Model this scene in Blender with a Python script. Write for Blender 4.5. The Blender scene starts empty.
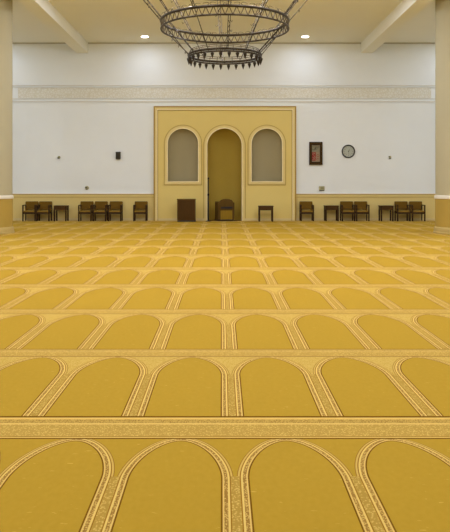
import bpy, bmesh, math, random
from mathutils import Vector, Matrix
PI = math.pi
random.seed(4)
S = bpy.context.scene
C = S.collection

# ------------------------------------------------------------------ camera
F = 700.0; H = 1.6; VX = 222.0; HY = 184.0
cd = bpy.data.cameras.new('camera'); cam = bpy.data.objects.new('camera', cd); C.objects.link(cam)
cd.sensor_fit = 'HORIZONTAL'; cd.sensor_width = 36; cd.lens = 36*F/450
cd.shift_x = (225-VX)/450; cd.shift_y = -(266-HY)/450
cd.clip_end = 200
cam.location = (0, 0, H); cam.rotation_euler = (PI/2, 0, 0)
S.camera = cam
DW = 30.7                                   # the far wall
def X(px, D=DW): return (px-VX)*D/F
def Z(py, D=DW): return H+(HY-py)*D/F

# ------------------------------------------------------------------ materials
def lin(c):
    return tuple(((v/255)/12.92 if v/255 <= .04045 else ((v/255+.055)/1.055)**2.4) for v in c)
def mat(name, rgb, rough=.6, metal=0, var=0.0, scale=8, bump=0, emit=None, spec=.5):
    m = bpy.data.materials.new(name); m.use_nodes = True
    nt = m.node_tree; b = nt.nodes['Principled BSDF']
    c = (*lin(rgb), 1)
    b.inputs['Base Color'].default_value = c
    b.inputs['Roughness'].default_value = rough
    b.inputs['Metallic'].default_value = metal
    b.inputs['Specular IOR Level'].default_value = spec
    if var or bump:
        tc = nt.nodes.new('ShaderNodeTexCoord'); n = nt.nodes.new('ShaderNodeTexNoise')
        n.inputs['Scale'].default_value = scale; n.inputs['Detail'].default_value = 3
        nt.links.new(tc.outputs['Object'], n.inputs['Vector'])
        if var:
            mx = nt.nodes.new('ShaderNodeMix'); mx.data_type = 'RGBA'
            mx.inputs[6].default_value = (*[v*(1-var) for v in c[:3]], 1)
            mx.inputs[7].default_value = (*[min(1, v*(1+var)) for v in c[:3]], 1)
            nt.links.new(n.outputs['Fac'], mx.inputs[0]); nt.links.new(mx.outputs[2], b.inputs['Base Color'])
        if bump:
            bp = nt.nodes.new('ShaderNodeBump'); bp.inputs['Strength'].default_value = bump
            bp.inputs['Distance'].default_value = .01
            nt.links.new(n.outputs['Fac'], bp.inputs['Height']); nt.links.new(bp.outputs[0], b.inputs['Normal'])
    if emit:
        b.inputs['Emission Color'].default_value = (1, .93, .82, 1)
        b.inputs['Emission Strength'].default_value = emit
    return m
def wood(name, rgb, rough=.6, spec=.12):
    m = mat(name, rgb, rough, spec=spec); nt = m.node_tree; b = nt.nodes['Principled BSDF']
    tc = nt.nodes.new('ShaderNodeTexCoord'); mp = nt.nodes.new('ShaderNodeMapping')
    mp.inputs['Scale'].default_value = (12, 12, 1.5)
    n = nt.nodes.new('ShaderNodeTexNoise'); n.inputs['Scale'].default_value = 3; n.inputs['Detail'].default_value = 4
    mx = nt.nodes.new('ShaderNodeMix'); mx.data_type = 'RGBA'; c = lin(rgb)
    mx.inputs[6].default_value = (*[v*.7 for v in c], 1); mx.inputs[7].default_value = (*[v*1.3 for v in c], 1)
    nt.links.new(tc.outputs['Object'], mp.inputs[0]); nt.links.new(mp.outputs[0], n.inputs['Vector'])
    nt.links.new(n.outputs['Fac'], mx.inputs[0]); nt.links.new(mx.outputs[2], b.inputs['Base Color'])
    return m
M = {}
M['wall'] = mat('wall_paint', (236, 238, 232), .9, var=.015, scale=2, bump=.05, spec=.2)
M['ceil'] = mat('ceiling_paint', (242, 240, 224), .95, var=.01, scale=1.5, spec=.1)
M['line'] = mat('cornice_line_paint', (188, 182, 160), .8, spec=.2)  # darker paint for the thin cornice line
M['white'] = mat('white_trim', (236, 228, 208), .6, spec=.3)
M['dado'] = mat('wainscot_paint', (224, 200, 126), .75, var=.02, scale=3, spec=.2)
M['dado_cap'] = mat('wainscot_cap_paint', (180, 148, 70), .6, spec=.3)
M['base'] = mat('baseboard_paint', (220, 198, 138), .6, spec=.3)
M['panel'] = mat('mihrab_panel_paint', (225, 200, 118), .75, var=.02, scale=2, spec=.2)
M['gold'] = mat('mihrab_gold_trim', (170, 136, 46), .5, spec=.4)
M['goldl'] = mat('mihrab_light_trim', (246, 228, 172), .5, spec=.4)
M['arch'] = mat('arch_moulding_paint', (228, 205, 134), .6, spec=.3)
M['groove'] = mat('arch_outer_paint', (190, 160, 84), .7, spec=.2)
M['niche'] = mat('niche_olive_paint', (208, 180, 84), .85, var=.03, scale=2, spec=.1)
M['niche2'] = mat('niche_grey_paint', (206, 192, 150), .85, var=.03, scale=2, spec=.1)
M['pil'] = mat('pillar_cream_paint', (182, 172, 138), .85, var=.015, scale=2, spec=.2)
M['pildado'] = mat('pillar_tan_panel', (178, 148, 68), .7, var=.03, scale=4, spec=.2)
M['pilbase'] = mat('pillar_base_paint', (184, 158, 92), .65, spec=.3)
M['frame'] = wood('chair_frame_wood', (62, 42, 18))
M['uph'] = mat('chair_upholstery', (112, 82, 26), .95, var=.08, scale=30, spec=.1)
M['seat'] = mat('chair_seat_upholstery', (142, 110, 42), .95, var=.08, scale=30, spec=.1)
M['table'] = wood('table_wood', (76, 52, 20))
M['cab'] = wood('cabinet_wood', (74, 48, 10))
M['cabl'] = wood('cabinet_edge_wood', (104, 78, 32))
M['dark'] = mat('dark_plinth', (26, 18, 10), .6)
M['black'] = mat('black_metal', (22, 20, 18), .4, .5)
M['pulpit'] = wood('pulpit_wood', (88, 64, 20))
M['pulpitl'] = wood('pulpit_panel_wood', (140, 110, 28))
M['iron'] = mat('aged_iron', (50, 41, 27), .45, .55, var=.25, scale=25)
M['iron2'] = mat('aged_iron_light', (86, 73, 48), .5, .5, var=.25, scale=25)
M['speaker'] = mat('olive_plastic', (66, 58, 24), .6, var=.1, scale=30)
M['plate'] = mat('beige_plastic', (178, 170, 128), .5)
M['green'] = mat('dull_green_plastic', (150, 146, 96), .5)
M['clockface'] = mat('clock_dial', (176, 178, 160), .6)
M['ink'] = mat('clock_ink', (60, 58, 44), .6)
M['rim'] = mat('clock_rim', (50, 46, 34), .35)
M['pic_frame'] = wood('picture_frame_wood', (58, 40, 14))
M['emit'] = mat('lamp_diffuser', (255, 250, 235), .5, emit=14)
M['lampring'] = mat('lamp_ring', (236, 228, 208), .4)

# ------------------------------------------------------------------ helpers
def tag(o, label=None, cat=None, group=None, kind=None):
    if label: o['label'] = label
    if cat: o['category'] = cat
    if group: o['group'] = group
    if kind: o['kind'] = kind
    return o
def thing(name, label, cat, loc=(0, 0, 0), rz=0, group=None):
    o = bpy.data.objects.new(name, None); C.objects.link(o)
    o.location = loc; o.rotation_euler = (0, 0, rz); o.empty_display_size = .2
    return tag(o, label, cat, group)
def obj(name, bm, m, parent=None, smooth=False):
    me = bpy.data.meshes.new(name)
    bmesh.ops.recalc_face_normals(bm, faces=bm.faces)
    bm.to_mesh(me); bm.free()
    for mm in (m if isinstance(m, (list, tuple)) else [m]): me.materials.append(mm)
    if smooth:
        for p in me.polygons: p.use_smooth = True
        try: me.set_sharp_from_angle(angle=math.radians(40))
        except Exception: pass
    o = bpy.data.objects.new(name, me); C.objects.link(o)
    if parent: o.parent = parent
    return o
def B(): return bmesh.new()
def box(bm, x0, x1, y0, y1, z0, z1, bev=0):
    r = bmesh.ops.create_cube(bm, size=1)
    for v in r['verts']:
        v.co = Vector(((x0+x1)/2+v.co.x*(x1-x0), (y0+y1)/2+v.co.y*(y1-y0), (z0+z1)/2+v.co.z*(z1-z0)))
    if bev:
        es = list({e for v in r['verts'] for e in v.link_edges})
        bmesh.ops.bevel(bm, geom=es, offset=bev, segments=2, affect='EDGES', profile=.5)
    return bm
def tube(bm, pts, r, n=8, closed=False, r2=None):
    pts = [Vector(p) for p in pts]; N = len(pts); rings = []
    for i, p in enumerate(pts):
        if closed: t = pts[(i+1) % N]-pts[i-1]
        else: t = pts[min(i+1, N-1)]-pts[max(i-1, 0)]
        t.normalize()
        up = Vector((0, 0, 1)) if abs(t.z) < .95 else Vector((1, 0, 0))
        a = t.cross(up).normalized(); b = t.cross(a)
        rr = r if r2 is None else r+(r2-r)*i/max(1, N-1)
        rings.append([bm.verts.new(p+rr*(math.cos(2*PI*k/n)*a+math.sin(2*PI*k/n)*b)) for k in range(n)])
    for i in range(N if closed else N-1):
        A, Bq = rings[i], rings[(i+1) % N]
        for k in range(n):
            bm.faces.new((A[k], A[(k+1) % n], Bq[(k+1) % n], Bq[k]))
    if not closed:
        bm.faces.new(rings[0]); bm.faces.new(rings[-1][::-1])
    return bm
def lathe(bm, prof, n=32, c=(0, 0, 0), ax='z'):
    rings = []
    for r, z in prof:
        ring = []
        for k in range(n):
            a = 2*PI*k/n; x, y = r*math.cos(a), r*math.sin(a)
            co = (x, y, z) if ax == 'z' else (x, -z, y)
            ring.append(bm.verts.new(Vector(c)+Vector(co)))
        rings.append(ring)
    for A, Q in zip(rings, rings[1:]):
        for k in range(n): bm.faces.new((A[k], A[(k+1) % n], Q[(k+1) % n], Q[k]))
    if prof[0][0] > 1e-6: bm.faces.new(rings[0][::-1])
    if prof[-1][0] > 1e-6: bm.faces.new(rings[-1])
    bmesh.ops.remove_doubles(bm, verts=bm.verts, dist=1e-6)
    return bm
def shape(loops, y0, y1):
    """flat outline(s) in x-z (the later ones are holes) given a thickness from y0 to y1"""
    cu = bpy.data.curves.new('outline', 'CURVE'); cu.dimensions = '2D'; cu.fill_mode = 'BOTH'
    cu.extrude = abs(y1-y0)/2
    for lp in loops:
        sp = cu.splines.new('POLY'); sp.points.add(len(lp)-1)
        for p, (a, b) in zip(sp.points, lp): p.co = (a, b, 0, 1)
        sp.use_cyclic_u = True
    o = bpy.data.objects.new('outline', cu); C.objects.link(o)
    dg = bpy.context.evaluated_depsgraph_get()
    me = bpy.data.meshes.new_from_object(o.evaluated_get(dg))
    bm = bmesh.new(); bm.from_mesh(me)
    bmesh.ops.remove_doubles(bm, verts=bm.verts, dist=1e-5)
    bpy.data.objects.remove(o); bpy.data.curves.remove(cu); bpy.data.meshes.remove(me)
    for v in bm.verts: v.co = Vector((v.co.x, (y0+y1)/2-v.co.z, v.co.y))
    return bm
def arch(cx, hw, zb, zs, off=0, n=24, zbo=None):
    zb = zb if zbo is None else zbo
    r = hw+off
    return [(cx-r, zb)]+[(cx-r*math.cos(PI*k/n), zs+r*math.sin(PI*k/n)) for k in range(n+1)]+[(cx+r, zb)]
def copy_tree(o, parent=None):
    c = o.copy(); C.objects.link(c); c.parent = parent
    for ch in list(o.children): copy_tree(ch, c)
    return c
def struct(name, bm, m, parent=None, **k):
    o = obj(name, bm, m, parent, **k); o['kind'] = 'structure'; return o

# ------------------------------------------------------------------ carpet material
class N_:
    """tiny expression wrapper over shader math nodes"""
    nt = None
    def __init__(s, v): s.v = v
    @staticmethod
    def op(name, *a):
        n = N_.nt.nodes.new('ShaderNodeMath'); n.operation = name
        for i, x in enumerate(a):
            x = x.v if isinstance(x, N_) else x
            if isinstance(x, (int, float)): n.inputs[i].default_value = x
            else: N_.nt.links.new(x, n.inputs[i])
        return N_(n.outputs[0])
    def __add__(s, o): return N_.op('ADD', s, o)
    def __sub__(s, o): return N_.op('SUBTRACT', s, o)
    def __mul__(s, o): return N_.op('MULTIPLY', s, o)
    def __truediv__(s, o): return N_.op('DIVIDE', s, o)
    def __pow__(s, o): return N_.op('POWER', s, o)
    def gt(s, o): return N_.op('GREATER_THAN', s, o)
    def lt(s, o): return N_.op('LESS_THAN', s, o)
    def mx(s, o): return N_.op('MAXIMUM', s, o)
def between(t, a, b): return t.gt(a)*t.lt(b)
def carpet():
    m = bpy.data.materials.new('prayer_carpet'); m.use_nodes = True
    nt = m.node_tree; N_.nt = nt; b = nt.nodes['Principled BSDF']
    b.inputs['Roughness'].default_value = 1; b.inputs['Specular IOR Level'].default_value = .05
    uv = nt.nodes.new('ShaderNodeUVMap'); uv.uv_map = 'rug'
    sp = nt.nodes.new('ShaderNodeSeparateXYZ'); nt.links.new(uv.outputs[0], sp.inputs[0])
    u, v = N_(sp.outputs[0]), N_(sp.outputs[1])
    row = N_.op('FLOOR', v); vv = N_.op('FRACT', v)
    a, hw, s, bh = .269, .074, 1.05, .584
    x = N_.op('ABSOLUTE', N_.op('FRACT', u)-.5)*.70
    xs = x.mx(.004)
    y = vv*1.96
    yy = (y-s).mx(0)
    xa = xs/a; yb = yy/bh
    Fv = xa**1.7 + yb**1.8
    gx = (xa**.7)*(1.7/a); gy = (yb**.8)*(1.8/bh)
    d = (Fv-1)/N_.op('SQRT', gx*gx+gy*gy)
    t = d/hw
    def tex(scale, kind='ShaderNodeTexVoronoi', sc=(1, 1, 1)):
        tc = nt.nodes.new('ShaderNodeTexCoord'); mp = nt.nodes.new('ShaderNodeMapping')
        mp.inputs['Scale'].default_value = sc
        n = nt.nodes.new(kind); n.inputs['Scale'].default_value = scale
        nt.links.new(tc.outputs['Object'], mp.inputs[0]); nt.links.new(mp.outputs[0], n.inputs['Vector'])
        return N_(n.outputs['Distance' if kind.endswith('Voronoi') else 'Fac'])
    col = [None]
    def rgb(c):
        n = nt.nodes.new('ShaderNodeRGB'); c = lin(c); n.outputs[0].default_value = (c[0]*.96, c[1]*.92, c[2]*.86, 1); return n.outputs[0]
    def over(mask, c, c2=None, k=None):
        if c2 is not None:
            n = nt.nodes.new('ShaderNodeMix'); n.data_type = 'RGBA'; n.clamp_factor = True
            nt.links.new(k.v, n.inputs[0]); nt.links.new(rgb(c), n.inputs[6]); nt.links.new(rgb(c2), n.inputs[7]); src = n.outputs[2]
        else: src = rgb(c)
        if mask is None: col[0] = src; return
        n = nt.nodes.new('ShaderNodeMix'); n.data_type = 'RGBA'
        nt.links.new(mask.v, n.inputs[0]); nt.links.new(col[0], n.inputs[6]); nt.links.new(src, n.inputs[7])
        col[0] = n.outputs[2]
    MUST, LIGHT, DARK, BROWN, MID = (205, 164, 48), (222, 188, 102), (122, 84, 18), (176, 134, 52), (214, 178, 76)
    weave = tex(34, 'ShaderNodeTexNoise', (1, .6, 1))
    over(None, (176, 142, 42), (186, 151, 50), weave)
    fl = tex(26, 'ShaderNodeTexNoise', (.55, 1.8, 1))
    over(fl.gt(.715), (202, 168, 70))
    v1 = tex(78, sc=(1, .75, 1)); v2 = tex(105, sc=(1, .7, 1))
    k1 = (v1-.25)*4; k2 = (v2-.28)*4
    inframe = vv.lt(.856)
    # spandrel and strip centre
    over(t.gt(.68)*y.gt(s)*inframe*row.gt(.5), (186, 152, 58), (204, 172, 88), k1)
    over(between(t, .70, .84)*y.gt(s), (206, 172, 88)); over(between(t, .84, .90)*y.gt(s), (150, 112, 34))
    over(t.gt(.68)*y.lt(s+.03), (210, 178, 94), (178, 144, 62), k1)
    # borders that follow the arch
    over(between(t, -.03, .10), DARK)
    over(between(t, .10, .22), LIGHT)
    over(between(t, .22, .48), (214, 180, 98), (158, 120, 54), k2)
    over(between(t, .48, .62), (226, 194, 106))
    over(between(t, .62, .70), (150, 108, 30))
    # band across, between one row and the next
    w = (vv-.856)/.144
    over(w.gt(0), (214, 182, 94), (184, 150, 70), k1)
    over(between(w, -.03, .03), DARK)
    over(between(w, .03, .07), LIGHT)
    over(between(w, .07, .10), (160, 120, 34))
    over(between(w, .62, .68), LIGHT)
    over(between(w, .68, .86), (144, 112, 46), (194, 160, 80), k2)
    over(between(w, .86, .965), (224, 188, 96))
    over(w.gt(.955), DARK)
    over(vv.lt(.006), DARK)
    nt.links.new(col[0], b.inputs['Base Color'])
    return m

# rows of mats: front line of each, and the width of one mat in it
rowD = [.8, 2.80, 4.815, 6.776, 8.939, 11.17, 13.45, 15.91, 18.18, 20.48, 23.05, 25.87, 28.4, 30.7]
rowP = [.65, .655, .688, .70, .72, .736, .742, .752, .757, .76, .765, .77, .775]
WX = 11.6
bm = B(); uvl = bm.loops.layers.uv.new('rug')
def quad(x0, x1, y0, y1, P, v0, v1):
    vs = [bm.verts.new((x, y, 0)) for x, y in ((x0, y0), (x1, y0), (x1, y1), (x0, y1))]
    f = bm.faces.new(vs)
    for l, vt in zip(f.loops, (v0, v0, v1, v1)):
        l[uvl].uv = ((l.vert.co.x-.072)/P+40, vt)
quad(-WX, WX, -3, .8, .65, .002, .8)
for i, P in enumerate(rowP):
    d0, d1 = rowD[i], rowD[i+1]
    f = .856 if i != 1 else (4.40-2.8)/2.015
    k = 0 if i <= 1 else i
    if i == len(rowP)-1: f = .60
    ym = d0+(d1-d0)*f
    quad(-WX, WX, d0, ym, P, k, k+.856); quad(-WX, WX, ym, d1, P, k+.856, k+.9999)
quad(-1.6, 1.6, 30.7, 31.6, .7, 50.2, 50.5)
CAR = carpet()
bmesh.ops.remove_doubles(bm, verts=[v for v in bm.verts], dist=1e-5)
r = struct('floor', bm, CAR)

# ------------------------------------------------------------------ room shell
ZC = Z(42.8)
mL, mR, mT = X(154), X(295.8), Z(106.5)
bm = B()
box(bm, -WX-.2, mL+.05, DW, DW+.25, 0, ZC+.3); box(bm, mR-.05, WX+.2, DW, DW+.25, 0, ZC+.3)
box(bm, mL+.05, mR-.05, DW, DW+.25, mT-.05, ZC+.3)
struct('wall_front', bm, M['wall'])
struct('wall_left', box(B(), -WX-.2, -WX, -3, DW, 0, ZC+.3), M['wall'])
struct('wall_right', box(B(), WX, WX+.2, -3, DW, 0, ZC+.3), M['wall'])
struct('wall_back', box(B(), -WX-.2, WX+.2, -3.2, -3, 0, ZC+.3), M['wall'])
struct('ceiling', box(B(), -WX, WX, -3, DW, ZC, ZC+.3), M['ceil'])
# thin cornice where the wall meets the ceiling
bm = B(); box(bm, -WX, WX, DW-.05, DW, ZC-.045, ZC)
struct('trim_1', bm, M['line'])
# wainscot with its cap
def dado(name, x0, x1):
    zt = Z(194)
    p = struct(name, box(B(), x0, x1, DW-.03, DW, 0, zt-.13), M['dado'])
    c = struct('cap', box(B(), x0, x1, DW-.045, DW, zt-.13, zt-.03), M['dado'], p)
    struct('cap_line', box(box(B(), x0, x1, DW-.055, DW, zt-.03, zt+.0), x0, x1, DW-.05, DW-.03, zt-.145, zt-.13), M['dado_cap'], p)
    struct('white_line', box(B(), x0, x1, DW-.05, DW, zt, zt+.03), M['white'], p)
    return p
dado('trim_2', -WX, mL); dado('trim_3', mR, WX)
def baseb(name, x0, x1, yf):
    struct(name, box(box(B(), x0, x1, yf-.03, yf, 0, .08, ), x0, x1, yf-.02, yf, .08, .10), M['base'])
baseb('baseboard_left', -WX, mL, DW-.03); baseb('baseboard_right', mR, WX, DW-.03)
# ornamental frieze
def frieze_mat():
    m = mat('frieze_plaster', (228, 224, 208), .9, spec=.1); nt = m.node_tree; b = nt.nodes['Principled BSDF']
    tc = nt.nodes.new('ShaderNodeTexCoord'); v = nt.nodes.new('ShaderNodeTexVoronoi'); v.inputs['Scale'].default_value = 9
    v.feature = 'DISTANCE_TO_EDGE'
    r = nt.nodes.new('ShaderNodeValToRGB')
    r.color_ramp.elements[0].color = (*lin((216, 210, 186)), 1); r.color_ramp.elements[1].color = (*lin((230, 227, 212)), 1)
    r.color_ramp.elements[1].position = .16
    nt.links.new(tc.outputs['Object'], v.inputs['Vector']); nt.links.new(v.outputs['Distance'], r.inputs[0])
    nt.links.new(r.outputs[0], b.inputs['Base Color'])
    bp = nt.nodes.new('ShaderNodeBump'); bp.inputs['Strength'].default_value = .15; bp.inputs['Distance'].default_value = .01
    nt.links.new(v.outputs['Distance'], bp.inputs['Height']); nt.links.new(bp.outputs[0], b.inputs['Normal'])
    return m
fz = struct('trim_4', box(B(), X(18), X(431), DW-.012, DW, Z(98), Z(88)), frieze_mat())
bm = B()
for zz, h in ((Z(85.5), .03), (Z(101.6), .035), (Z(87.6), .015), (Z(98.6), .015)):
    box(bm, -WX, WX, DW-.03, DW, zz-h/2, zz+h/2)
struct('trim_5', bm, mat('frieze_line_paint', (218, 214, 200), .8, spec=.1))

# ceiling beams that run from the far wall towards the camera
for x0, x1 in ((X(76.5), X(88.2)), (X(361), X(372.5))):
    struct('ceiling_beam', box(B(), x0, x1, -3, DW, Z(53), ZC), M['ceil'])
    # small shadow-gap plate where it lands on the wall

# ------------------------------------------------------------------ round pillars
def pillar(cx, label):
    cy, R = 22.8, .9
    t = thing('pillar', label, 'pillar', (cx, cy, 0), 0, 'round pillars flanking the hall')
    zt = Z(199.2, cy-R)
    obj('shaft', lathe(B(), [(R, zt+.1), (R, ZC)], 64), M['pil'], t, True)
    obj('trim_ring', lathe(B(), [(R, zt), (R+.03, zt), (R+.04, zt+.03), (R+.03, zt+.10), (R, zt+.11)], 64), M['white'], t, True)
    obj('lower_panel', lathe(B(), [(R+.012, .20), (R+.012, zt)], 64), M['pildado'], t, True)
    obj('base', lathe(B(), [(R+.07, 0), (R+.07, .045), (R+.05, .06), (R+.045, .17), (R+.02, .21), (R, .22)], 64), M['pilbase'], t, True)
pillar(X(11.3, 22.8)-.9, 'round cream pillar with tan lower panel at the left edge')
pillar(X(436.6, 22.8)+.9, 'round cream pillar with tan lower panel at the right edge')

# ------------------------------------------------------------------ mihrab
Yf = DW-.15
mt = thing('mihrab', 'golden mihrab panel with three arched niches on the far wall', 'mihrab', ((mL+mR)/2, DW, 0))
mcx = (mL+mR)/2
def mp(name, bm, m, smooth=False, par=None):
    for v in bm.verts: v.co -= Vector((mcx, DW, 0))
    return obj(name, bm, m, par or mt, smooth)
AR = [(X(183.2), X(198.2)-X(183.2), Z(181.3), Z(129)), (X(224.5), X(241.6)-X(224.5), 0, Z(128.8)), (X(266.6), X(281.7)-X(266.6), Z(181.3), Z(129))]
outer = [(mL, 0), (mL, mT), (mR, mT), (mR, 0)]
holes = []
for i, (cx, hw, zb, za) in enumerate(AR):
    if i != 1: holes.append(arch(cx, hw, zb, za-hw))
cx, hw, zb, za = AR[1]
outer = [(mL, 0), (mL, mT), (mR, mT), (mR, 0)] + arch(cx, hw, 0, za-hw)[::-1]
mp('front_panel', shape([outer]+holes, Yf, DW+.02), M['panel'])
def frame_loop(i0, i1): return [(mL+i0, 0), (mL+i0, mT-i0), (mR-i0, mT-i0), (mR-i0, 0), (mR-i1, 0), (mR-i1, mT-i1), (mL+i1, mT-i1), (mL+i1, 0)]
mp('outer_trim', shape([frame_loop(0, .055)], Yf-.03, Yf), M['gold'])
mp('frame_border', shape([frame_loop(.055, .135)], Yf-.015, Yf), M['arch'])
mp('inner_trim', shape([frame_loop(.135, .165)], Yf-.03, Yf), M['goldl'])
mp('inner_dark_line', shape([frame_loop(.165, .195)], Yf-.01, Yf), M['gold'])  # dark gold strip just inside the pale inner trim
for i, (cx, hw, zb, za) in enumerate(AR):
    zs = za-hw; side = i != 1
    def ring(o0, o1):
        if side: return [arch(cx, hw, zb, zs, o1, zbo=zb-o1), arch(cx, hw, zb, zs, o0, zbo=zb-o0)]
        return [arch(cx, hw, 0, zs, o1)+arch(cx, hw, 0, zs, o0)[::-1]]
    am = mp('arch_moulding', shape(ring(.0, .12), Yf-.03, Yf), M['arch'])
    mp('inner_lip', shape(ring(.0, .03), Yf-.045, Yf-.03), M['goldl'], par=am)
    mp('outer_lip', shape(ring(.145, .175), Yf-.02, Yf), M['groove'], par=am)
    # the recess: half a cylinder closed by a quarter sphere
    bm = B(); n = 28; dep = .95*hw if not side else .42
    y0 = Yf+.01; cols = []
    zl = [zb+(zs-zb)*k/6 for k in range(7)]
    rings = []
    for z in zl: rings.append([(cx-hw*math.cos(PI*k/n), y0+dep*math.sin(PI*k/n), z) for k in range(n+1)])
    for j in range(1, 10):
        th = PI/2*j/10; c_, s_ = math.cos(th), math.sin(th)
        rings.append([(cx-hw*c_*math.cos(PI*k/n), y0+dep*c_*math.sin(PI*k/n), zs+hw*s_) for k in range(n+1)])
    vr = [[bm.verts.new(p) for p in rg] for rg in rings]
    for A_, Q in zip(vr, vr[1:]):
        for k in range(n): bm.faces.new((A_[k], A_[k+1], Q[k+1], Q[k]))
    top = bm.verts.new((cx, y0, zs+hw))
    for k in range(n): bm.faces.new((vr[-1][k], vr[-1][k+1], top))
    if side: bm.faces.new(vr[0])
    g = bm.faces[:]
    ex = bmesh.ops.solidify(bm, geom=g, thickness=-.03)
    mp('niche', bm, M['niche2'] if side else M['niche'], True)
for a, b_ in ((mL+.2, AR[1][0]-AR[1][1]-.13), (AR[1][0]+AR[1][1]+.13, mR-.2)):
    mp('baseboard', box(B(), a, b_, Yf-.03, Yf, 0, .10), M['base'])
mp('threshold', box(B(), X(207.5), X(241.5), Yf-.05, Yf+.25, 0, .025), wood('threshold_wood', (92, 66, 22)))

# ------------------------------------------------------------------ furniture
def make_chair(name='armchair'):
    t = thing(name, '', 'chair')
    w, d = .292, .25           # half width, half depth; it faces -y
    fr = M['frame']
    for sx in (-1, 1):
        x = sx*(w-.03)
        obj('leg', box(B(), x-.027, x+.027, -d, -d+.05, 0, .68, .006), fr, t)
        obj('leg', box(B(), x-.025, x+.025, d-.05, d-.005, 0, .66, .006), fr, t)
        bm = B(); box(bm, x-.026, x+.026, -d-.012, d-.02, .665, .70, .012)
        obj('armrest', bm, fr, t)
    bm = B(); box(bm, -w+.04, w-.04, -d, -d+.03, .31, .39); box(bm, -w+.04, w-.04, d-.04, d-.01, .33, .385)
    for sx in (-1, 1): box(bm, sx*(w-.02)-.014, sx*(w-.02)+.014, -d+.045, d-.05, .33, .385)
    obj('seat_frame', bm, fr, t)
    bm = B(); box(bm, -w+.045, w-.045, -d+.0, d-.06, .385, .455, .025)
    obj('seat', bm, M['seat'], t, True)
    # back: upholstered panel whose lower edge is a shallow arch
    z0, z1, n = .45, .84, 16; hw = w-.012
    lp = [(-hw, z0), (-hw, z1-.02), (-hw+.02, z1), (hw-.02, z1), (hw, z1-.02), (hw, z0)]
    lp += [(hw*.72*math.cos(PI*k/n), z0+.055*math.sin(PI*k/n)) for k in range(n+1)]
    bm = shape([lp], d-.055, d)
    bmesh.ops.rotate(bm, cent=(0, d, z0), matrix=Matrix.Rotation(math.radians(-6), 3, 'X'), verts=bm.verts)
    obj('backrest', bm, M['uph'], t)
    for sx in (-1, 1): obj('back_post', box(B(), sx*(hw-.03)-.018, sx*(hw-.03)+.018, d-.005, d+.022, .36, .72), fr, t)
    return t
YC = DW-.4
chair0 = make_chair()
backs = [(32, 'brown armchair at the left end of the row beside the left pillar', 'pair'),
         (45.6, 'brown armchair between the leftmost armchair and the leftmost side table', 'pair'),
         (87, 'left armchair of the three joined side by side left of the mihrab', 'triple'),
         (101.3, 'middle armchair of the three joined side by side left of the mihrab', 'triple'),
         (116.3, 'right armchair of the three joined side by side left of the mihrab', 'triple'),
         (141.2, 'lone brown armchair against the wainscot just left of the mihrab', 'single'),
         (306, 'lone brown armchair against the wainscot just right of the mihrab', 'single'),
         (346.5, 'brown armchair under the wall clock, touching the side table on its left', 'pair'),
         (360.6, 'brown armchair right of the clock, right one of the inner right pair', 'pair'),
         (401, 'brown armchair touching the rightmost side table, left one of the outer right pair', 'pair'),
         (415.6, 'brown armchair at the right end of the row beside the right pillar', 'pair')]
for i, (px, lab, k) in enumerate(backs):
    o = chair0 if i == 0 else copy_tree(chair0)
    o.location = (X(px, YC+.25), YC, 0)
    tag(o, lab, 'chair', 'armchairs along the far wall')
def make_table():
    t = thing('side_table', '', 'table')
    w, d, h = .31, .25, .67
    obj('tabletop', box(B(), -w, w, -d, d, h-.035, h, .006), M['table'], t)
    bm = B(); box(bm, -w+.03, w-.03, -d+.02, -d+.04, h-.19, h-.035); box(bm, -w+.03, w-.03, d-.04, d-.02, h-.19, h-.035)
    for sx in (-1, 1): box(bm, sx*(w-.03)-.01, sx*(w-.03)+.01, -d+.04, d-.04, h-.19, h-.035)
    obj('apron', bm, M['table'], t)
    for sx in (-1, 1):
        for sy in (-1, 1):
            x, y = sx*(w-.045), sy*(d-.04)
            obj('leg', box(B(), x-.03, x+.03, y-.03, y+.03, 0, h-.035, .004), M['frame'], t)
    return t
tb0 = make_table()
tabs = [(61.3, YC, .92, 'dark wooden side table right of the two leftmost armchairs'),
        (331.3, YC, .97, 'dark wooden side table beneath the framed picture, left of an armchair pair'),
        (386, YC, .92, 'dark wooden side table between the two armchair pairs on the right'),
        (265.7, 29.95, 1.04, 'dark wooden table standing in front of the right mihrab niche')]
for i, (px, y, sx, lab) in enumerate(tabs):
    o = tb0 if i == 0 else copy_tree(tb0)
    o.location = (X(px, y), y, 0); o.scale = (sx, 1, 1)
    tag(o, lab, 'table', 'small dark tables along the far wall')

# cabinet below the left niche
Dc = 29.85
t = thing('cabinet', 'plain dark brown wooden cabinet standing below the left mihrab niche', 'cabinet', (X(186.4, Dc), Dc, 0))
w = .385
obj('body', box(B(), -w, w, -.2, .25, .06, .93, .006), M['cabl'], t)
obj('front_panel', box(B(), -w+.04, w-.025, -.215, -.2, .08, .92), M['cab'], t)
obj('top', box(B(), -w-.012, w+.012, -.225, .255, .93, .965, .006), M['cabl'], t)
obj('plinth', box(B(), -w+.01, w+.01, -.21, .24, 0, .06), M['dark'], t)

# microphone stand
Ds = 29.95
t = thing('microphone_stand', 'slim black microphone stand beside the central niche', 'stand', (X(208.3, Ds), Ds, 0))
obj('base', lathe(B(), [(0, 0), (.13, 0), (.13, .015), (.04, .035), (.028, .06), (0, .06)], 28), M['black'], t, True)
obj('pole', lathe(B(), [(0, .05), (.028, .05), (.028, 1.15), (.022, 1.16), (.022, 1.76), (0, 1.76)], 14), M['black'], t, True)
obj('clamp', lathe(B(), [(.028, 1.10), (.042, 1.10), (.044, 1.18), (.028, 1.19), (.028, 1.10)], 14), M['black'], t, True)
mh = obj('microphone', lathe(B(), [(0, 1.75), (.018, 1.76), (.022, 1.80), (.036, 1.82), (.036, 1.86), (.02, 1.88), (0, 1.885)], 14), M['black'], t, True)

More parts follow.
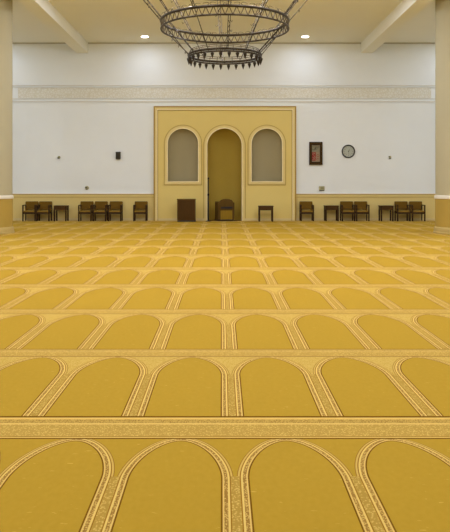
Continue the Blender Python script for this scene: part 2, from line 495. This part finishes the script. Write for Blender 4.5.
# imam's seat inside the central niche
Dp = 30.42
t = thing('wooden_seat', 'wooden seat with arched back standing in the central niche', 'seat', (X(224.6, Dp), Dp, 0), math.radians(17))
w = .34
def gable(hw, z0, z1, z2, n=16): return [(-hw, z0), (-hw, z1)]+[(-hw*.86*math.cos(PI*k/n), z1+.03+(z2-z1-.03)*math.sin(PI*k/n)) for k in range(n+1)]+[(hw, z1), (hw, z0)]
obj('arched_back', shape([gable(w, .50, .80, .96)], -.26, -.22), M['pulpit'], t)
for sx in (-1, 1): obj('side_panel', box(B(), sx*w-.025, sx*w+.025, -.26, .26, .02, .80 if sx > 0 else .84, .006), M['pulpit'], t)
obj('rear_panel', box(B(), -w, w, .22, .26, .02, .84), M['pulpit'], t)
obj('front_panel', box(B(), -w+.075, w-.075, -.262, -.235, .07, .48), M['pulpitl'], t)
bm = B(); box(bm, -w+.02, -w+.075, -.268, -.235, .05, .66); box(bm, w-.075, w-.02, -.268, -.235, .05, .66); box(bm, -w+.075, w-.075, -.268, -.235, .46, .52)
obj('front_frame', bm, M['pulpit'], t)
obj('slot', box(B(), -w+.10, w-.06, -.275, -.262, .54, .62), M['dark'], t)
obj('base_board', box(B(), -w-.04, w+.04, -.29, .28, .025, .06), M['dark'], t)

# ------------------------------------------------------------------ things on the wall
Yw = DW
def wallthing(name, label, cat, px, py): return thing(name, label, cat, (X(px), Yw, Z(py)))
t = wallthing('loudspeaker', 'small dark olive loudspeaker box high on the wall left of the mihrab', 'speaker', 118.4, 155.7)
obj('housing', box(B(), -.10, .10, -.13, .01, -.155, .155, .012), M['speaker'], t)
obj('top_cap', box(B(), -.105, .105, -.14, 0, .125, .165, .006), M['dark'], t)
bm = B()
for k in range(9): box(bm, -.085, .085, -.14, -.13, -.13+k*.027, -.118+k*.027)
obj('grille', bm, M['dark'], t)
t = wallthing('wall_sensor', 'tiny green-grey sensor on the wall above the left armchairs', 'sensor', 59, 157.3)
obj('body', lathe(B(), [(.06, 0), (.06, .02), (.045, .05), (.0, .06)], 20, ax='y'), M['green'], t, True)
obj('lens', box(B(), -.05, .035, -.085, -.04, -.06, -.015, .008), M['ink'], t)
t = wallthing('wall_sensor', 'tiny grey sensor on the wall near the right pillar', 'sensor', 389.8, 157.4)
obj('body', box(B(), -.055, .055, -.05, 0, -.065, .065, .012), M['plate'], t)
obj('lens', box(B(), -.04, .045, -.075, -.05, -.065, -.025, .008), M['ink'], t)
obj('cap', box(B(), -.06, -.01, -.065, -.05, .01, .045, .006), M['ink'], t)
t = wallthing('wall_socket', 'small round socket low on the wall above the three joined armchairs', 'socket', 87, 187.9)
obj('plate', lathe(B(), [(.09, 0), (.09, .015), (.075, .03), (0, .03)], 24, ax='y'), M['plate'], t, True)
obj('plug', box(B(), -.075, .02, -.075, -.03, .005, .045, .008), M['ink'], t)
obj('outlet_hole', box(B(), -.035, .02, -.05, -.03, -.065, -.03, .006), M['ink'], t)
t = wallthing('thermostat', 'small beige control box on the wall under the framed picture', 'thermostat', 321.6, 188.3)
obj('housing', box(B(), -.125, .125, -.06, .01, -.085, .095, .015), M['plate'], t)
obj('screen', box(B(), -.05, .075, -.066, -.06, -.03, .05), M['green'], t)
obj('lower_edge', box(B(), -.11, .11, -.062, 0, -.11, -.085, .006), M['ink'], t)

# clock
t = wallthing('wall_clock', 'round dark-rimmed wall clock with grey dial right of the framed picture', 'clock', 348.3, 151.4)
R = .285
obj('rim', lathe(B(), [(R-.045, .02), (R-.035, .055), (R-.01, .06), (R+.01, .04), (R+.01, 0), (R-.045, 0), (R-.045, .02)], 48, ax='y'), M['rim'], t, True)
obj('dial', lathe(B(), [(0, .0), (R-.03, .0), (R-.03, .022), (0, .022)], 48, ax='y'), M['clockface'], t)
bm = B()
for k in range(60):
    a = 2*PI*k/60; L = .02 if k % 5 == 0 else .009
    r0 = R-.055
    tube(bm, [(r0*math.sin(a), -.0235, r0*math.cos(a)), ((r0-L)*math.sin(a), -.0235, (r0-L)*math.cos(a))], .0022, 4)
obj('minute_marks', bm, M['ink'], t)
def text_bm(s, size):
    cu = bpy.data.curves.new('numeral', 'FONT'); cu.body = s; cu.size = size; cu.align_x = 'CENTER'; cu.align_y = 'CENTER'; cu.extrude = .001
    o = bpy.data.objects.new('numeral', cu); C.objects.link(o)
    me = bpy.data.meshes.new_from_object(o.evaluated_get(bpy.context.evaluated_depsgraph_get()))
    bm = bmesh.new(); bm.from_mesh(me); bpy.data.objects.remove(o); bpy.data.curves.remove(cu); bpy.data.meshes.remove(me)
    for v in bm.verts: v.co = Vector((v.co.x, -v.co.z, v.co.y))
    return bm
for k in range(1, 13):
    a = 2*PI*k/12; bm = text_bm(str(k), .062)
    bmesh.ops.translate(bm, verts=bm.verts, vec=(.178*math.sin(a), -.0245, .178*math.cos(a)))
    obj('numeral', bm, M['ink'], t)
def hand(name, ang, L, wd):
    bm = B(); a = math.radians(ang)
    p = [(-.15*L, wd*.5), (L*.7, wd), (L, 0), (L*.7, -wd), (-.15*L, -wd*.5)]
    pts = [(u*math.sin(a)+q*math.cos(a), u*math.cos(a)-q*math.sin(a)) for u, q in p]
    bm = shape([pts], -.033, -.029)
    obj(name, bm, M['ink'], t)
hand('hour_hand', 30, .11, .009); hand('minute_hand', 172, .17, .006)
obj('hub', lathe(B(), [(.02, .022), (.02, .038), (0, .04)], 16, ax='y'), M['ink'], t)

# framed picture
t = thing('framed_picture', 'tall dark wooden frame with red and beige picture right of the mihrab', 'picture', (X(315.7), DW, Z(153.4)))
hw, hh = .29, .50
def rect(a, b): return [(-a, -b), (a, -b), (a, b), (-a, b)]
obj('frame', shape([rect(hw, hh), rect(.18, .37)], -.09, 0), M['pic_frame'], t)
obj('inner_moulding', shape([rect(.235, .44), rect(.225, .43)], -.10, -.09), M['cabl'], t)
obj('backing', box(B(), -.19, .19, -.03, -.005, -.38, .38), mat('picture_paper', (158, 136, 104), .8, var=.12, scale=14), t)
red = mat('picture_red', (150, 50, 38), .8, var=.2, scale=30)
gre = mat('picture_grey', (140, 134, 104), .8, var=.2, scale=30)
obj('grey_field', box(B(), -.17, .16, -.034, -.03, .07, .34), gre, t)
obj('red_field', box(B(), -.17, .0, -.035, -.03, -.32, .05), red, t)
def stroke(pts, r=.009): return tube(B(), [(a, -.037, b) for a, b in pts], r, 5)
def arc(cx, cz, r, a0, a1, n=12): return [(cx+r*math.cos(math.radians(a0+(a1-a0)*k/n)), cz+r*math.sin(math.radians(a0+(a1-a0)*k/n))) for k in range(n+1)]
for pts in (arc(.03, .23, .045, 60, 330), arc(-.09, .20, .05, 200, 420), [(-.02, .15), (.01, .30)], arc(.10, .26, .03, 0, 300)):
    obj('dark_stroke', stroke(pts), M['ink'], t)
lt = mat('picture_pale_ink', (196, 160, 124), .8)
for pts in (arc(-.09, -.03, .045, 0, 300), arc(-.08, -.17, .045, 160, 460), [(-.14, -.28), (-.06, -.24), (-.03, -.29)]):
    obj('pale_stroke', stroke(pts), lt, t)
for pts in (arc(.09, -.10, .05, 40, 360), arc(.08, -.26, .04, 0, 270)):
    obj('red_stroke', stroke(pts), red, t)

# ------------------------------------------------------------------ chandelier
DC = 14.0; CX = X(224.8, DC)
ch = thing('chandelier', 'large tiered wrought iron ring chandelier hanging from the ceiling', 'chandelier', (CX, DC, 0))
zm1, zm0, rm = 1.6+3.245, 1.6+3.085, 1.27        # main ring rails
zl1, zl0, rl = 1.6+2.572, 1.6+2.525, .725         # lower ring rails
zu1, zu0, ru = 1.6+4.42, 1.6+4.24, 2.12          # upper ring rails
def circ(r, z, n=96): return [(r*math.cos(2*PI*k/n), r*math.sin(2*PI*k/n), z) for k in range(n)]
def ringband(name, r, z0, z1, nz, th=.027, deco=True):
    a = obj(name, tube(B(), circ(r, z1), th, 8, True), M['iron'], ch, True)
    obj('lower_rail', tube(B(), circ(r, z0), th*.7, 8, True), M['iron'], a, True)
    bm = B()
    for k in range(nz):
        a0 = 2*PI*k/nz; a1 = 2*PI*(k+.5)/nz; a2 = 2*PI*(k+1)/nz
        P = lambda a_, z: (r*math.cos(a_), r*math.sin(a_), z)
        tube(bm, [P(a0, z0), P(a1, z1)], .009, 5); tube(bm, [P(a1, z1), P(a2, z0)], .009, 5)
    obj('lattice', bm, M['iron2'], a, True)
    if deco:
        for k in range(nz):
            bm = B(); a0 = 2*PI*(k+.5)/nz
            pts = []
            for j in range(7):
                s = j/6; ang = a0+(.05*math.sin(s*PI*1.3))*(1 if k % 2 else -1)
                rr = r+.03*s
                pts.append((rr*math.cos(ang), rr*math.sin(ang), z1+.065*math.sin(s*PI*.75)))
            tube(bm, pts, .007, 5, r2=.003)
            obj('scroll', bm, M['iron2'], a, True)
    return a
main = ringband('main_ring', rm, zm0, zm1, 56)
up = ringband('upper_ring', ru, zu0, zu1, 60, .026, False)
low = obj('lower_ring', tube(B(), circ(rl, zl1), .024, 8, True), M['iron'], ch, True)
obj('lower_rail', tube(B(), circ(rl, zl0), .018, 8, True), M['iron'], low, True)
bm = B()
for zz, rr in ((zl1+.055, rl-.02), (zl1+.09, rl-.035)): tube(bm, circ(rr, zz), .007, 6, True)
for k in range(28):
    a = 2*PI*k/28; tube(bm, [(rl*math.cos(a), rl*math.sin(a), zl0), (rl*math.cos(a), rl*math.sin(a), zl1), ((rl-.035)*math.cos(a), (rl-.035)*math.sin(a), zl1+.09)], .006, 5)
obj('gallery', bm, M['iron2'], low, True)
for k in range(28):
    a = 2*PI*(k+.5)/28; c_ = (rl*math.cos(a), rl*math.sin(a), 0)
    z = zl0
    obj('pendant_spike', lathe(B(), [(0, z-.135), (.008, z-.12), (.036, z-.04), (.034, z-.028), (.012, z-.015), (.008, z), (0, z)], 10, c_), M['iron'], ch, True)
def strut(r0, z0, r1, z1, a, w=.035):
    """a slender pair of bars joined by little barbs"""
    bm = B(); ca, sa = math.cos(a), math.sin(a); tx, ty = -sa, ca
    for s in (-1, 1):
        tube(bm, [(r0*ca+s*w*tx, r0*sa+s*w*ty, z0), (r1*ca+s*w*.6*tx, r1*sa+s*w*.6*ty, z1)], .0075, 5)
    n = 7
    for k in range(1, n):
        f = k/n; r = r0+(r1-r0)*f; z = z0+(z1-z0)*f; s = 1 if k % 2 else -1; f2 = (k+.8)/n
        r2 = r0+(r1-r0)*f2; z2 = z0+(z1-z0)*f2
        tube(bm, [(r*ca-s*w*tx, r*sa-s*w*ty, z), (r2*ca+s*w*tx, r2*sa+s*w*ty, z2)], .006, 4)
        if k % 2: tube(bm, [(r*ca+s*w*tx, r*sa+s*w*ty, z), (r*ca+s*w*2.6*tx, r*sa+s*w*2.6*ty, z-.05), (r*ca+s*w*3*tx, r*sa+s*w*3*ty, z-.01)], .006, 4)
    return bm
for k in range(12):
    a = 2*PI*(k+.12)/12
    obj('strut', strut(ru, zu0, rm, zm1, a), M['iron'], ch, True)
    obj('strut', strut(rm, zm0, rl, zl1, a, .02) if k % 2 else tube(B(), [(rm*math.cos(a), rm*math.sin(a), zm1), (rl*math.cos(a), rl*math.sin(a), zl1)], .009, 6), M['iron'], ch, True)
for k in range(6):
    a = 2*PI*(k+.3)/6
    obj('hanging_rod', tube(B(), [(ru*math.cos(a), ru*math.sin(a), zu1), (.08*math.cos(a), .08*math.sin(a), ZC-.12)], .014, 6), M['iron'], ch, True)
bl = bpy.data.lights.new('added_fill_bulb', 'POINT'); bl.energy = 110; bl.shadow_soft_size = .06; bl.color = (1, .95, .95)  # bulbs added to an unlit chandelier, to brighten ceiling and upper walls
for k in range(8):
    a = 2*PI*(k+.5)/8; c_ = (ru*math.cos(a), ru*math.sin(a), 0)
    cup = obj('added_bulb_cup', lathe(B(), [(0, zu1), (.03, zu1), (.05, zu1+.05), (.03, zu1+.05), (.026, zu1+.16), (0, zu1+.16)], 12, c_), M['iron'], ch, True)
    obj('added_bulb', lathe(B(), [(0, zu1+.16), (.02, zu1+.165), (.034, zu1+.20), (.02, zu1+.25), (0, zu1+.27)], 12, c_), M['emit'], cup, True)
    L = bpy.data.objects.new('added_fill_light', bl); C.objects.link(L); L.parent = ch; L.location = (c_[0], c_[1], zu1+.34)
obj('canopy', lathe(B(), [(0, ZC-.16), (.10, ZC-.14), (.14, ZC-.08), (.24, ZC-.03), (.24, ZC), (0, ZC)], 32), M['iron'], ch, True)

# ------------------------------------------------------------------ downlights (the hall's own lamps)
LAMP = 190
def lamp_data():
    l = bpy.data.lights.new('downlight', 'AREA'); l.shape = 'DISK'; l.size = .32; l.energy = LAMP; l.color = (.93, 1.05, 1.36); return l
ld = lamp_data()
dl = thing('downlight', '', 'light')
obj('ring', lathe(B(), [(.16, -.015), (.19, -.015), (.2, 0), (.16, 0), (.16, -.015)], 28), M['lampring'], dl, True)
obj('diffuser', lathe(B(), [(0, -.05), (.08, -.045), (.14, -.028), (.16, -.004), (.16, 0), (0, 0)], 28), M['emit'], dl)
L = bpy.data.objects.new('downlight_lamp', ld); C.objects.link(L); L.parent = dl; L.location = (0, 0, -.056)
first = True
ld0 = ld.copy(); ld0.energy = 26; ld2 = ld.copy(); ld2.energy = 118; ld1 = ld.copy(); ld1.energy = 168
ys = [29.35, 23.0, 17.0, 10.2, 4.0]
for j, y in enumerate(ys):
    for i, x in enumerate((X(-14, 29.35), X(144.8, 29.35), X(305.2, 29.35), X(462, 29.35))):
        o = dl if first else copy_tree(dl); first = False
        o.location = (x, y, ZC)
        for c in o.children:
            if c.type == 'LIGHT' and j == 0: c.data = ld0
            elif c.type == 'LIGHT': c.data = (ld1, ld1, ld1, ld2, ld)[j]
        if j == 0 and i in (1, 2):
            lab = 'recessed ceiling light above the left part of the mihrab wall' if i == 1 else 'recessed ceiling light above the right part of the mihrab wall'
        else: lab = 'recessed round ceiling light out in the hall, away from the mihrab'
        tag(o, lab, 'light', 'recessed ceiling downlights')

w = bpy.data.worlds.new('World'); S.world = w; w.use_nodes = True
w.node_tree.nodes['Background'].inputs[0].default_value = (1, 1, 1, 1)
w.node_tree.nodes['Background'].inputs[1].default_value = .3
S.view_settings.view_transform = 'Standard'; S.view_settings.look = 'None'
S.view_settings.gamma = 1; S.view_settings.use_curve_mapping = False
S.view_settings.exposure = -0.41
